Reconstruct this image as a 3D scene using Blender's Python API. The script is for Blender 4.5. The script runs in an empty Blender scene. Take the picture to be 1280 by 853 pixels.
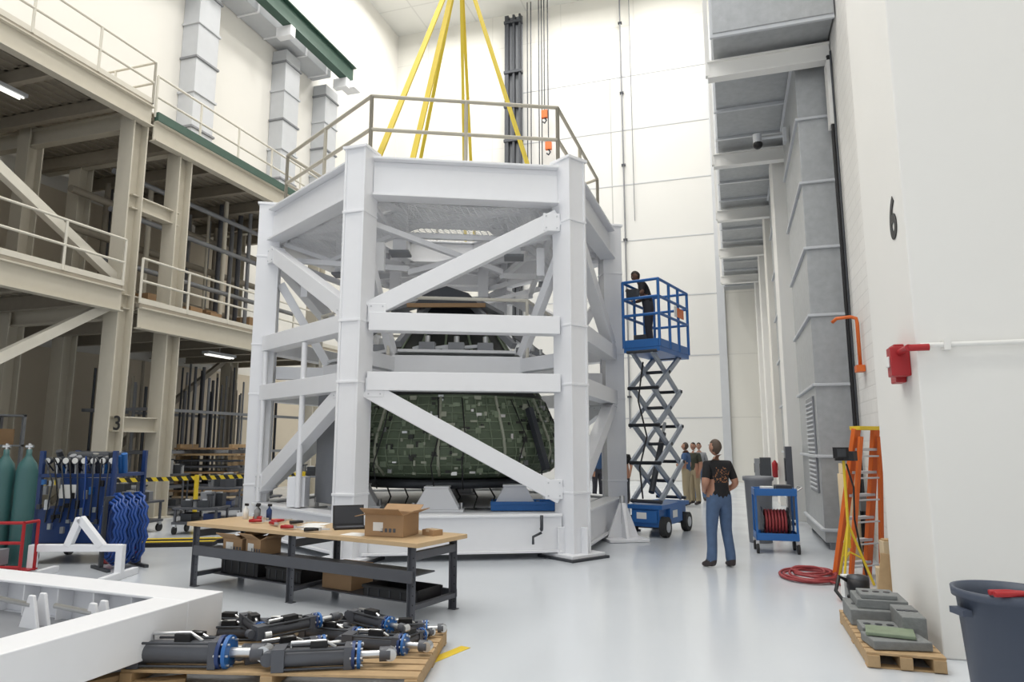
import bpy, bmesh, math, random
from mathutils import Matrix, Vector
random.seed(4)
PSI=math.radians(17.68)
PLAN=Matrix.Rotation(PSI,4,'Z')   # survey frame (along the photographer's heading) -> building frame
I4=Matrix.Identity(4)
def T(x,y,z=0): return Matrix.Translation((x,y,z))
def RZ(d): return Matrix.Rotation(math.radians(d),4,'Z')
def RX(d): return Matrix.Rotation(math.radians(d),4,'X')
scn=bpy.context.scene
try:
    scn.view_settings.view_transform='Standard'
    scn.view_settings.look='None'
except Exception as e: print(e)

# ---------------------------------------------------------------- materials
def mat(name,col,rough=.5,metal=0,var=.06,scale=6,bump=0,emis=0,spec=.5):
    m=bpy.data.materials.new(name); m.use_nodes=True
    nt=m.node_tree; b=nt.nodes['Principled BSDF']
    b.inputs['Roughness'].default_value=rough; b.inputs['Metallic'].default_value=metal
    b.inputs['Specular IOR Level'].default_value=spec
    tc=nt.nodes.new('ShaderNodeTexCoord'); nz=nt.nodes.new('ShaderNodeTexNoise')
    nz.inputs['Scale'].default_value=scale; nz.inputs['Detail'].default_value=4
    nt.links.new(tc.outputs['Object'],nz.inputs['Vector'])
    mx=nt.nodes.new('ShaderNodeMix'); mx.data_type='RGBA'
    c=list(col)+[1]
    mx.inputs['A'].default_value=[max(0,v*(1-var)) for v in col]+[1]
    mx.inputs['B'].default_value=[min(1,v*(1+var)) for v in col]+[1]
    nt.links.new(nz.outputs['Fac'],mx.inputs['Factor'])
    nt.links.new(mx.outputs['Result'],b.inputs['Base Color'])
    if bump:
        bp=nt.nodes.new('ShaderNodeBump'); bp.inputs['Strength'].default_value=bump
        bp.inputs['Distance'].default_value=.02
        nt.links.new(nz.outputs['Fac'],bp.inputs['Height']); nt.links.new(bp.outputs['Normal'],b.inputs['Normal'])
    if emis:
        b.inputs['Emission Color'].default_value=c; b.inputs['Emission Strength'].default_value=emis
    return m
def brickmat(name,col,axis,bw,bh,dark=.9,rough=.6,mort=.012,offset=.5,bump=.3):
    m=mat(name,col,rough,0,.02,.6); nt=m.node_tree; b=nt.nodes['Principled BSDF']
    tc=nt.nodes.new('ShaderNodeTexCoord'); sp=nt.nodes.new('ShaderNodeSeparateXYZ'); cb=nt.nodes.new('ShaderNodeCombineXYZ')
    nt.links.new(tc.outputs['Object'],sp.inputs[0])
    nt.links.new(sp.outputs['Y' if axis=='x' else 'X'],cb.inputs[0])
    nt.links.new(sp.outputs['Z' if axis!='z' else 'Y'],cb.inputs[1])
    br=nt.nodes.new('ShaderNodeTexBrick'); br.offset=offset
    br.inputs['Scale'].default_value=1; br.inputs['Brick Width'].default_value=bw; br.inputs['Row Height'].default_value=bh
    br.inputs['Mortar Size'].default_value=mort; br.inputs['Mortar Smooth'].default_value=.3
    br.inputs['Color1'].default_value=list(col)+[1]; br.inputs['Color2'].default_value=[v*.97 for v in col]+[1]
    br.inputs['Mortar'].default_value=[v*dark for v in col]+[1]
    nt.links.new(cb.outputs[0],br.inputs['Vector']); nt.links.new(br.outputs['Color'],b.inputs['Base Color'])
    bp=nt.nodes.new('ShaderNodeBump'); bp.inputs['Strength'].default_value=bump; bp.inputs['Distance'].default_value=-.01
    nt.links.new(br.outputs['Fac'],bp.inputs['Height']); nt.links.new(bp.outputs['Normal'],b.inputs['Normal'])
    return m
def grate_mat(name,col):
    m=mat(name,col,.5,0,.04,20); nt=m.node_tree; b=nt.nodes['Principled BSDF']; out=nt.nodes['Material Output']
    tc=nt.nodes.new('ShaderNodeTexCoord'); br=nt.nodes.new('ShaderNodeTexBrick'); br.offset=0
    br.inputs['Scale'].default_value=1; br.inputs['Brick Width'].default_value=.10; br.inputs['Row Height'].default_value=.035; br.inputs['Mortar Size'].default_value=.008
    nt.links.new(tc.outputs['Object'],br.inputs['Vector'])
    tr=nt.nodes.new('ShaderNodeBsdfTransparent'); mx=nt.nodes.new('ShaderNodeMixShader')
    nt.links.new(br.outputs['Fac'],mx.inputs['Fac']); nt.links.new(tr.outputs[0],mx.inputs[1]); nt.links.new(b.outputs[0],mx.inputs[2]); nt.links.new(mx.outputs[0],out.inputs['Surface'])
    return m
WHITE=mat('white_paint_steel',(.83,.84,.87),.38,0,.02)
WHITE2=mat('white_plate',(.72,.73,.75),.5,0,.06,20)
GRATE=grate_mat('open_bar_grating',(.78,.79,.81))
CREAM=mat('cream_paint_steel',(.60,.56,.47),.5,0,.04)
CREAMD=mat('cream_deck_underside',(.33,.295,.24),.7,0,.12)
RAILC=mat('rail_cream',(.68,.65,.57),.45)
RAILT=mat('rail_galvanised_cream',(.44,.41,.34),.45)
WALLW=mat('wall_white_paint',(.80,.785,.74),.65,0,.015,.5)
PILW=mat('pilaster_paint',(.82,.815,.79),.6,0,.02,.8)
BEIGE=mat('beige_wall',(.62,.55,.44),.7,0,.04,.4)
CMU=brickmat('painted_cmu',(.80,.79,.765),'x',.4,.2,.90)
DOORP=brickmat('hangar_door_panels',(.74,.74,.72),'y',5.8,3.0,.62,.5,.035,0,.2)
BACKW=brickmat('back_wall_panels',(.77,.76,.71),'y',4.0,3.0,.88,.6,.03,0,.2)
CEILM=brickmat('ceiling_panels',(.80,.80,.77),'z',3,3,.85,.7,.05,0,.2)
GALV=mat('galvanised_duct',(.40,.415,.43),.42,.45,.18,9)
GALVL=mat('light_duct',(.56,.58,.61),.5,.1,.06,3)
STEEL=mat('bright_steel',(.6,.61,.62),.3,.9,.08)
DSTEEL=mat('dark_steel',(.06,.065,.075),.45,.4,.15)
GREYP=mat('grey_paint',(.09,.095,.11),.45,.1,.08)
MGREY=mat('mid_grey',(.24,.25,.27),.5,0,.08)
BLACK=mat('black_plastic',(.010,.010,.012),.5)
RUBBER=mat('rubber',(.03,.03,.03),.8)
GREEN=mat('green_beam_paint',(.045,.10,.075),.5)
CAPG=mat('capsule_primer_green',(.10,.135,.085),.55,0,.35,5,.1)
CAPG2=mat('capsule_light_green',(.20,.25,.17),.55,0,.3,8)
CAPP=mat('capsule_pale_patch',(.36,.38,.30),.55,0,.2,8)
CAPD=mat('capsule_dark',(.03,.033,.03),.6,0,.3)
YEL=mat('yellow_sling',(.70,.54,.05),.6)
YELP=mat('yellow_paint',(.72,.52,.03),.45)
BLUE=mat('lift_blue',(.02,.13,.40),.4,0,.08)
BLUED=mat('hyd_blue',(.013,.04,.15),.4,0,.1)
BLUEH=mat('blue_hose',(.01,.055,.25),.4)
TEAL=mat('teal_cylinder',(.035,.11,.11),.4)
RED=mat('red_paint',(.38,.012,.017),.4)
REDH=mat('red_hose',(.30,.04,.045),.5)
ORANGE=mat('orange_fibreglass',(.68,.14,.02),.45)
CARD=mat('cardboard',(.38,.24,.13),.8,0,.08)
WOOD=mat('pallet_wood',(.44,.30,.16),.75,0,.2,12,.2)
MAPLE=mat('maple_top',(.56,.40,.23),.4,0,.12,5)
PAPER=mat('paper',(.82,.82,.80),.7)
BLOCK=mat('grey_blocks',(.20,.21,.21),.85,0,.2,20,.3)
TRASH=mat('trash_can_blue_grey',(.06,.075,.11),.5)
SKIN=mat('skin',(.40,.21,.14),.55,0,.06); SKIND=mat('skin_dark',(.14,.07,.045),.55)
HAIRB=mat('hair_dark',(.025,.017,.013),.7); HAIRG=mat('hair_brown_grey',(.08,.055,.04),.7)
EYEW=mat('eye_white',(.7,.7,.68),.3); LIP=mat('lip',(.30,.10,.08),.5)
JEAN=mat('denim',(.07,.12,.22),.8,0,.22,14); KHAKI=mat('khaki',(.34,.28,.18),.8); DPANT=mat('dark_trousers',(.03,.03,.04),.8)
TBLACK=mat('black_tshirt',(.008,.008,.010),.85); TGREEN=mat('olive_tshirt',(.04,.045,.03),.85); TBLUE=mat('blue_tshirt',(.04,.09,.2),.85)
SHOE=mat('shoe_dark',(.04,.03,.03),.6)
LAMP=mat('lamp_tube',(1,.97,.9),.5,0,0,1,0,1.1)
SCREEN=mat('laptop_screen',(.02,.022,.03),.35)
TAN=mat('tan_board',(.58,.46,.30),.7,0,.06)
def stripe_mat(name):
    m=mat(name,(.75,.55,.03),.5); nt=m.node_tree;b=nt.nodes['Principled BSDF']
    tc=nt.nodes.new('ShaderNodeTexCoord'); w=nt.nodes.new('ShaderNodeTexWave'); w.bands_direction='DIAGONAL'
    w.inputs['Scale'].default_value=2.2
    r=nt.nodes.new('ShaderNodeValToRGB'); r.color_ramp.interpolation='CONSTANT'
    r.color_ramp.elements[0].color=(.02,.02,.02,1); r.color_ramp.elements[1].color=(.8,.6,.04,1); r.color_ramp.elements[1].position=.5
    nt.links.new(tc.outputs['Object'],w.inputs['Vector']); nt.links.new(w.outputs['Fac'],r.inputs[0]); nt.links.new(r.outputs[0],b.inputs['Base Color'])
    return m
STRIPE=stripe_mat('hazard_stripe')
def floor_mat():
    m=mat('epoxy_floor',(.60,.635,.68),.2,0,.03,.4); nt=m.node_tree; b=nt.nodes['Principled BSDF']
    n=nt.nodes.new('ShaderNodeTexNoise'); n.inputs['Scale'].default_value=1.3; n.inputs['Detail'].default_value=5
    tc=nt.nodes.new('ShaderNodeTexCoord'); nt.links.new(tc.outputs['Object'],n.inputs['Vector'])
    mr=nt.nodes.new('ShaderNodeMapRange'); mr.inputs['To Min'].default_value=.12; mr.inputs['To Max'].default_value=.26
    nt.links.new(n.outputs['Fac'],mr.inputs['Value']); nt.links.new(mr.outputs['Result'],b.inputs['Roughness'])
    return m
FLOOR=floor_mat()
def logo_shirt():
    m=mat('black_tshirt_print',(.012,.012,.014),.85); nt=m.node_tree; b=nt.nodes['Principled BSDF']
    tc=nt.nodes.new('ShaderNodeTexCoord'); n=nt.nodes.new('ShaderNodeTexNoise'); n.inputs['Scale'].default_value=42
    nt.links.new(tc.outputs['Object'],n.inputs['Vector'])
    r=nt.nodes.new('ShaderNodeValToRGB'); r.color_ramp.interpolation='CONSTANT'
    r.color_ramp.elements[0].color=(.012,.012,.014,1); r.color_ramp.elements[1].color=(.32,.14,.06,1); r.color_ramp.elements[1].position=.56
    nt.links.new(n.outputs['Fac'],r.inputs[0]); nt.links.new(r.outputs[0],b.inputs['Base Color'])
    return m
LOGO=logo_shirt()

# ---------------------------------------------------------------- mesh builder
class MB:
    def __init__(s,name,M=I4,bevel=0):
        s.name=name;s.M=M;s.v=[];s.f=[];s.mi=[];s.sm=[];s.mats=[];s.bevel=bevel
    def _m(s,m):
        if m not in s.mats: s.mats.append(m)
        return s.mats.index(m)
    def add(s,vs,fs,m,sm=False,M=None):
        o=len(s.v); X=s.M@M if M is not None else s.M
        s.v+=[X@Vector(v) for v in vs]; k=s._m(m)
        for f in fs: s.f.append([i+o for i in f]); s.mi.append(k); s.sm.append(sm)
    def box(s,c,d,m,rz=0,M=None):
        x,y,z=[k/2 for k in d]
        vs=[(sx*x,sy*y,sz*z) for sz in(-1,1) for sy in(-1,1) for sx in(-1,1)]
        fs=[(0,2,3,1),(4,5,7,6),(0,1,5,4),(2,6,7,3),(0,4,6,2),(1,3,7,5)]
        X=T(*c)@RZ(rz)
        if M is not None: X=M@X
        s.add(vs,fs,m,False,X)
    def bx(s,a,b,m):
        s.box([(a[i]+b[i])/2 for i in range(3)],[abs(b[i]-a[i]) for i in range(3)],m)
    def _frame(s,p1,p2):
        p1=Vector(p1);p2=Vector(p2);d=p2-p1;L=d.length;z=d.normalized()
        up=Vector((0,0,1)) if abs(z.z)<.98 else Vector((0,1,0))
        x=z.cross(up).normalized(); y=x.cross(z).normalized()
        return Matrix(((x.x,y.x,z.x,p1.x),(x.y,y.y,z.y,p1.y),(x.z,y.z,z.z,p1.z),(0,0,0,1))),L
    def beam(s,p1,p2,w,h,m):
        X,L=s._frame(p1,p2); s.box((0,0,L/2),(w,h,L),m,0,X)
    def ibeam(s,p1,p2,w,h,m,t=.03):
        X,L=s._frame(p1,p2)
        s.box((0,h/2-t/2,L/2),(w,t,L),m,0,X); s.box((0,-h/2+t/2,L/2),(w,t,L),m,0,X); s.box((0,0,L/2),(t,h-2*t,L),m,0,X)
    def hcol(s,x,y,z0,z1,w,h,m,t=.035,rz=0):
        X=T(x,y,(z0+z1)/2)@RZ(rz); L=z1-z0
        s.box((0,h/2-t/2,0),(w,t,L),m,0,X); s.box((0,-h/2+t/2,0),(w,t,L),m,0,X); s.box((0,0,0),(t,h-2*t,L),m,0,X)
    def cyl(s,p1,p2,r,m,r2=None,n=14,cap=True):
        X,L=s._frame(p1,p2); r2=r if r2 is None else r2
        vs=[(r*math.cos(2*math.pi*i/n),r*math.sin(2*math.pi*i/n),0) for i in range(n)]+[(r2*math.cos(2*math.pi*i/n),r2*math.sin(2*math.pi*i/n),L) for i in range(n)]
        s.add(vs,[(i,(i+1)%n,n+(i+1)%n,n+i) for i in range(n)],m,True,X)
        if cap: s.add(vs,[tuple(range(n))[::-1],tuple(range(n,2*n))],m,False,X)
    def tube(s,pts,r,m,n=8,closed=False):
        P=[Vector(p) for p in pts];N=len(P);rs=r if isinstance(r,(list,tuple)) else [r]*N
        vs=[];ref=None
        for i in range(N):
            a=P[(i-1)%N] if (closed or i>0) else P[i]; b=P[(i+1)%N] if (closed or i<N-1) else P[i]
            t=(b-a).normalized()
            if ref is None:
                ref=Vector((0,0,1)) if abs(t.z)<.9 else Vector((1,0,0))
            u=(ref-t*ref.dot(t)).normalized(); ref=u; w=t.cross(u)
            vs+=[P[i]+(u*math.cos(2*math.pi*k/n)+w*math.sin(2*math.pi*k/n))*rs[i] for k in range(n)]
        fs=[]
        for i in range(N if closed else N-1):
            j=(i+1)%N
            fs+=[(i*n+k,i*n+(k+1)%n,j*n+(k+1)%n,j*n+k) for k in range(n)]
        if not closed: fs+=[tuple(range(n))[::-1],tuple(range((N-1)*n,N*n))]
        s.add(vs,fs,m,True)
    def lathe(s,c,prof,m,n=32,M=None,sm=True):
        vs=[];fs=[];k=len(prof)
        for r,z in prof:
            vs+=[(r*math.cos(2*math.pi*i/n),r*math.sin(2*math.pi*i/n),z) for i in range(n)]
        for j in range(k-1):
            fs+=[(j*n+i,j*n+(i+1)%n,(j+1)*n+(i+1)%n,(j+1)*n+i) for i in range(n)]
        X=T(*c)
        if M is not None: X=X@M
        s.add(vs,fs,m,sm,X)
    def sph(s,c,r,m,n=12,M=None):
        if not isinstance(r,(tuple,list)): r=(r,r,r)
        vs=[];h=n//2+1
        for j in range(h+1):
            a=math.pi*j/h
            vs+=[(r[0]*math.sin(a)*math.cos(2*math.pi*i/n),r[1]*math.sin(a)*math.sin(2*math.pi*i/n),r[2]*math.cos(a)) for i in range(n)]
        fs=[(j*n+i,j*n+(i+1)%n,(j+1)*n+(i+1)%n,(j+1)*n+i) for j in range(h) for i in range(n)]
        X=T(*c)
        if M is not None: X=M@X
        s.add(vs,fs,m,True,X)
    def prism(s,poly,z0,z1,m,M=None):
        n=len(poly); vs=[(p[0],p[1],z0) for p in poly]+[(p[0],p[1],z1) for p in poly]
        s.add(vs,[(i,(i+1)%n,n+(i+1)%n,n+i) for i in range(n)]+[tuple(range(n))[::-1],tuple(range(n,2*n))],m,False,M)
    def ringprism(s,po,pi,z0,z1,m):
        n=len(po)
        vs=[(p[0],p[1],z) for z in(z0,z1) for P in(po,pi) for p in P]
        fs=[]
        for i in range(n):
            j=(i+1)%n
            fs+=[(i,j,n+j,n+i),(2*n+i,3*n+i,3*n+j,2*n+j),(i,2*n+i,2*n+j,j),(n+i,n+j,3*n+j,3*n+i)]
        s.add(vs,fs,m)
    def rail(s,pts,z0,h=1.07,m=None,r=.028,step=1.6,mid=1,toe=True):
        m=m or RAILC
        for a,b in zip(pts[:-1],pts[1:]):
            a=Vector((a[0],a[1],0));b=Vector((b[0],b[1],0));L=(b-a).length;k=max(1,round(L/step))
            for i in range(k+1):
                p=a.lerp(b,i/k); s.cyl((p.x,p.y,z0),(p.x,p.y,z0+h),r,m,n=8)
            for q in [h]+[h*(i+1)/(mid+1) for i in range(mid)]:
                s.cyl((a.x,a.y,z0+q),(b.x,b.y,z0+q),r,m,n=8)
            if toe: s.beam((a.x,a.y,z0+.06),(b.x,b.y,z0+.06),.012,.12,m)
    def done(s):
        me=bpy.data.meshes.new(s.name)
        xs=[v.x for v in s.v];ys=[v.y for v in s.v];zs=[v.z for v in s.v]
        o=Vector(((min(xs)+max(xs))/2,(min(ys)+max(ys))/2,min(zs)))
        me.from_pydata([v-o for v in s.v],[],s.f)
        for m in s.mats: me.materials.append(m)
        me.polygons.foreach_set('material_index',s.mi); me.polygons.foreach_set('use_smooth',s.sm)
        bm=bmesh.new(); bm.from_mesh(me); bmesh.ops.recalc_face_normals(bm,faces=bm.faces); bm.to_mesh(me); bm.free()
        me.update()
        ob=bpy.data.objects.new(s.name,me); ob.location=o; bpy.context.collection.objects.link(ob)
        if s.bevel:
            b=ob.modifiers.new('Bevel','BEVEL'); b.width=s.bevel; b.segments=2; b.limit_method='ANGLE'; b.angle_limit=math.radians(50)
        return ob

# ---------------------------------------------------------------- room shell (building frame)
ZC=26
b=MB('floor'); b.bx((-18.3,-7,-.2),(4.3,34.3,0),FLOOR); b.done()
b=MB('wall_back'); b.bx((-18.3,34,0),(2.3,34.3,ZC),BACKW); b.done()
b=MB('wall_left'); b.bx((-18.3,-7,0),(-18,34,ZC),WALLW); b.done()
b=MB('wall_right'); b.bx((2.0,8.6,0),(2.3,34,ZC),CMU)
b.done()
b=MB('wall_right_return',bevel=.012); b.bx((1.58,6.75,0),(4.3,8.6,ZC),PILW); b.done()
b=MB('wall_right_near'); b.bx((4.0,-7,0),(4.3,6.75,ZC),WALLW); b.done()
b=MB('ceiling'); b.bx((-18.3,-7,ZC),(4.3,34.3,ZC+.3),CEILM); b.done()
for i,y in enumerate((17.3,21.6,26.0,30.3)):
    b=MB('trim_%d'%(i+1),bevel=.01); b.bx((1.25,y,0),(2.0,y+1.1,ZC-.01),PILW if i!=1 else WALLW); b.done()
b=MB('door_1'); b.bx((-10.4,33.86,0),(-.2,33.99,22),DOORP)
for x in (-10.45,-.2): b.bx((x-.18,33.7,0),(x+.18,33.99,23),GALVL)
for z in (3,6,9,12,15,18,21): b.bx((-10.2,33.84,z-.02),(-.4,33.87,z+.02),GALVL)
b.done()
b=MB('crane_guide_track')
for x,w in ((-10.95,.22),(-10.55,.12),(-10.2,.10)): b.bx((x-w/2,33.35,7),(x+w/2,33.6,25.5),DSTEEL)
b.bx((-11.1,33.6,7),(-10.1,33.68,25.5),MGREY)
for z in (8,10,12,14,16,18,20,22,25): b.bx((-11.1,33.3,z),(-10.1,33.69,z+.15),DSTEEL)
for x in (-9.7,-9.5,-8.9): b.cyl((x,33.2,13),(x,33.2,25.95),.03,DSTEEL,n=6)
b.done()
b=MB('rear_conduit_riser'); b.cyl((-4.7,33.75,2.5),(-4.7,33.75,25.95),.04,MGREY,n=8)
for z in (4,8,12,16,20,24): b.bx((-4.8,33.7,z),(-4.6,33.83,z+.1),DSTEEL)
b.cyl((-4.2,33.75,13),(-4.2,33.75,25.95),.02,MGREY,n=8); b.done()
for x,z in ((-8.7,19.0),(-8.5,17.2),(-9.0,14.6)):
    b=MB('hoist_hook'); b.cyl((x,33.0,z+.3),(x,33.0,25.95),.03,DSTEEL,n=6); b.box((x,33.0,z+.1),(.32,.2,.42),ORANGE); b.tube([(x,33.0,z-.1),(x+.1,33.0,z-.25),(x,33.0,z-.4),(x-.1,33.0,z-.3)],.045,DSTEEL); b.done()
b=MB('door_2',bevel=.005); b.bx((-7.6,33.76,0),(-6.6,33.83,2.1),GALVL); b.bx((-7.7,33.72,0),(-7.6,33.83,2.2),MGREY); b.bx((-6.6,33.72,0),(-6.5,33.83,2.2),MGREY); b.bx((-7.7,33.72,2.1),(-6.5,33.83,2.2),MGREY); b.cyl((-6.75,33.76,1),(-6.75,33.68,1),.03,STEEL); b.done()
b=MB('exit_sign'); b.box((-5.5,33.7,3.3),(.6,.1,.35),PAPER)
for k in range(4): b.box((-5.68+k*.12,33.64,3.3),(.07,.012,.2),RED)
b.done()
for x,y in ((-15,30),(-12.5,30),(-15,26),(-10,30),(-12.5,26)):
    b=MB('ceiling_downlight'); b.lathe((x,y,ZC-.12),[(.001,.02),(.35,.02),(.42,0),(.45,.12),(.001,.12)],LAMP,20); b.done()

# right-hand overhead duct and brackets
b=MB('overhead_air_duct',bevel=.01); b.bx((0,11.7,8.95),(1.97,33.2,10.6),GALV)
b.bx((.02,11.7,10.6),(1.97,13.6,22),GALV)
for k in range(15):
    y=11.72+k*1.45
    b.bx((-.05,y,8.88),(1.98,y+.06,10.65),STEEL if k%2 else GALVL)
for z in (11.8,13.2,14.6): b.bx((-.03,11.65,z),(1.98,13.65,z+.06),GALVL)
b.done()
for k in range(5):
    y=12.55+4.35*k
    b=MB('duct_support_bracket'); b.ibeam((-.12,y,8.70),(1.98,y,8.70),.22,.34,PILW,.03); b.beam((-.1,y,8.70),(1.98,y,8.70),.1,.28,PILW)
    b.bx((-.16,y-.06,8.6),(-.08,y+.06,10.9),PILW); b.bx((1.9,y-.15,7.3),(1.98,y+.15,8.5),PILW); b.done()
b=MB('vertical_air_duct',bevel=.01); b.bx((1.42,12.85,.12),(1.97,15.9,8.86),GALV)
for k in range(8): 
    z=.3+k*1.22; b.bx((1.37,12.8,z),(1.98,15.95,z+.05),GALVL)
b.bx((1.39,13.2,.9),(1.42,14.3,2.6),MGREY)
for k in range(20): b.bx((1.37,13.25,.95+k*.08),(1.40,14.25,.985+k*.08),GALVL)
b.bx((1.5,12.9,0),(1.6,13.0,.12),MGREY); b.bx((1.5,15.7,0),(1.6,15.8,.12),MGREY); b.bx((1.85,12.9,0),(1.95,13.0,.12),MGREY)
b.done()
b=MB('vertical_air_duct',bevel=.01); b.bx((1.35,18.9,.12),(1.97,20.6,8.86),GALV)
for k in range(8): 
    z=.3+k*1.22; b.bx((1.3,18.85,z),(1.98,20.65,z+.05),GALVL)
b.bx((1.5,19,0),(1.9,20.4,.12),MGREY); b.done()
b=MB('security_camera'); b.cyl((1.34,14.5,8.1),(.8,14.5,8.1),.03,GALVL); b.cyl((.8,14.5,8.2),(.8,14.5,8.0),.09,GALVL); b.sph((.8,14.5,7.98),.10,BLACK); b.bx((1.3,14.4,7.95),(1.36,14.6,8.25),GALVL); b.done()
b=MB('conduit_cable'); b.cyl((1.94,12.45,.02),(1.94,12.45,8.6),.03,BLACK,n=8); b.cyl((1.96,12.3,.02),(1.96,12.3,8.6),.018,DSTEEL,n=8); b.bx((1.9,12.25,.7),(1.99,12.5,.95),MGREY); b.bx((1.9,12.25,0),(1.99,12.5,.05),MGREY); b.done()
b=MB('orange_gas_pipe'); b.tube([(1.94,11.6,2.95),(1.94,11.6,3.62),(1.93,11.6,3.69),(1.85,11.6,3.72),(1.66,11.65,3.71),(1.60,11.7,3.66)],.028,ORANGE); b.bx((1.87,11.5,2.85),(1.99,11.7,2.95),ORANGE); b.done()
b=MB('fire_alarm_station',bevel=.01); b.box((1.53,7.25,2.50),(.09,.22,.36),RED); b.box((1.50,7.05,2.50),(.16,.17,.27),RED); b.cyl((1.50,6.97,2.58),(1.50,6.64,2.58),.03,RED); b.cyl((1.5,6.66,2.58),(1.66,6.66,2.58),.03,RED)
b.box((1.41,7.05,2.5),(.02,.1,.1),PAPER); b.done()
b=MB('sprinkler_pipe'); b.cyl((1.6,6.69,2.60),(4.0,6.69,2.60),.022,PILW,n=10)
for x in (1.8,2.6,3.4): b.box((x,6.70,2.60),(.05,.09,.09),PILW)
b.done()
def text(name,s,loc,rot,size,m,ext=.003,off=.006):
    c=bpy.data.curves.new(name,'FONT'); c.body=s; c.size=size; c.extrude=ext; c.offset=off; c.align_x='CENTER'; c.align_y='CENTER'; c.materials.append(m)
    o=bpy.data.objects.new(name,c); o.location=loc; o.rotation_euler=rot; bpy.context.collection.objects.link(o); return o
text('column_number_sign','6',(1.574,7.15,3.88),(math.radians(90),0,math.radians(-90)),.55,BLACK,.003,.014)

for y in (18.3,23.2,26.2):
    b=MB('riser_duct',bevel=.01); b.bx((-17.99,y-.5,11.2),(-17.3,y+.5,18.4),GALVL)
    for k in range(6): b.bx((-17.99,y-.56,11.3+k*1.3),(-17.24,y+.56,11.38+k*1.3),MGREY if k%2 else GALVL)
    b.done()
b=MB('high_air_duct',bevel=.02); b.bx((-17.98,14,18.6),(-17.0,25.6,19.7),GALVL)
for k in range(8): b.bx((-17.99,14+k*1.6,18.55),(-16.95,14.08+k*1.6,19.75),WHITE)
b.done()
b=MB('crane_runway_beam'); b.ibeam((-16.4,8,19.0),(-16.4,26.5,19.0),.4,.9,GREEN,.05)
for k in range(5):
    y=9+k*4.2; b.bx((-16.9,y-.15,18.1),(-16.2,y+.15,18.54),WHITE)
b.bx((-16.7,26.0,18.2),(-16.0,26.6,18.54),WHITE)
b.done()

# ---------------------------------------------------------------- mezzanine (building frame)
XE=-13.0; XB=-17.95
b=MB('steel_mezzanine')
cols=[4.6,11.9,13.35,19.6]
for y in cols:
    zt=9.8
    b.hcol(XE-.25,y,0,zt,.42,.42,CREAM); b.hcol(-16.6,y,0,zt,.4,.4,CREAM)
    b.bx((XE-.55,y-.3,0),(XE+.05,y+.3,.04),CREAM)
for (za,y0,y1) in ((5.3,-3,11.7),(5.0,12.2,21),(9.9,-3,12.1),(9.6,12.2,21)):
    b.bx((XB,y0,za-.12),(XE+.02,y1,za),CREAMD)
    b.ibeam((XE,y0,za-.35),(XE,y1,za-.35),.22,.5,CREAM,.03)
    if za==9.6: b.bx((XE+.0,y0,za-.1),(XE+.13,y1,za+.12),GREEN)
    y=y0+.8
    while y<y1:
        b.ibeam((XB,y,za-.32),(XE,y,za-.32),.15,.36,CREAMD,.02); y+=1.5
    x=XB+.3
    while x<XE:
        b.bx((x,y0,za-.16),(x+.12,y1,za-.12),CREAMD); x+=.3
    b.rail([(XE+.02,y0),(XE+.02,y1)]+([(XE-2.5,y1)] if za==9.9 else []),za,1.07,RAILC,.03,1.5,1)
for z in (2.2,5.0,7.4,9.6): b.ibeam((XE-.25,11.9,z),(XE-.25,13.35,z),.25,.35,CREAM)
for z in (4.9,9.5,): 
    for y in cols: b.ibeam((XE-.25,y,z-.1),(XB,y,z-.1),.22,.45,CREAM)
b.beam((XE-.25,4.6,9.4),(XE-.25,11.7,5.5),.18,.2,RAILC)
b.beam((XE-.25,5.0,.6),(XE-.25,11.7,4.9),.18,.2,RAILC)
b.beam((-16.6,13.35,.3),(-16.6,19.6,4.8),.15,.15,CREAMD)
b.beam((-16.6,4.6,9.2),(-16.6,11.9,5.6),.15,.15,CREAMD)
b.done()
b=MB('mezzanine_back_partition'); b.bx((XB-.03,-3,.0),(XB+.03,33.9,4.4),BEIGE); b.bx((XB-.03,-3,5.4),(XB+.03,21,8.9),BEIGE); b.done()
for (x,y,z) in ((-14.5,7.5,4.75),(-14.6,9.6,9.3),(-14.5,6.2,9.3),(-14.8,17,4.4)):
    b=MB('fluorescent_fixture'); b.box((x,y,z+.06),(.25,1.2,.08),GALVL)
    b.cyl((x-.06,y-.55,z),(x-.06,y+.55,z),.022,LAMP); b.cyl((x+.06,y-.55,z),(x+.06,y+.55,z),.022,LAMP)
    b.cyl((x,y,z+.06),(x,y,z+.3),.01,GALVL,n=6); b.done()
def carton(name,x,y,z,d,rz=0,M=I4,m=CARD,open_=False):
    b=MB(name,M@T(x,y,z)@RZ(rz),.004); w,l,h=d
    if not open_:
        b.box((0,0,h/2),(w,l,h),m); b.box((0,0,h+.001),(w*.98,.05,.004),TAN); b.box((0,-l/2-.001,h*.8),(.05,.004,h*.35),TAN)
    else:
        t=.008
        b.box((0,0,t/2),(w,l,t),m)
        for s_ in(-1,1):
            b.box((s_*(w/2-t/2),0,h/2),(t,l,h),m); b.box((0,s_*(l/2-t/2),h/2),(w-2*t,t,h),m)
            b.beam((s_*w/2,0,h),(s_*(w/2+.13),0,h+.05*(1 if s_>0 else -.6)),l*.98,t,m)
            b.beam((0,s_*l/2,h),(0,s_*(l/2+.12),h+.07),w*.98,t,m)
        b.box((-w*.15,-l/2-.002,h*.45),(.12,.003,.09),PAPER)
        for k in range(4): b.box((-w*.05+.05*k,-l/2-.002,h*.3),(.03,.003,.04),GREYP)
    return b.done()
for i in range(9):
    carton('storage_carton',-14.1-random.random()*1.2,12.9+i*.75,5.001,(.5+.2*random.random(),.45,.4+.45*random.random()))
for i in range(5): carton('storage_carton',-14.3,6+i*1.0,5.301,(.5,.6,.4+.3*random.random()))
b=MB('pipe_storage_rack')
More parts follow.
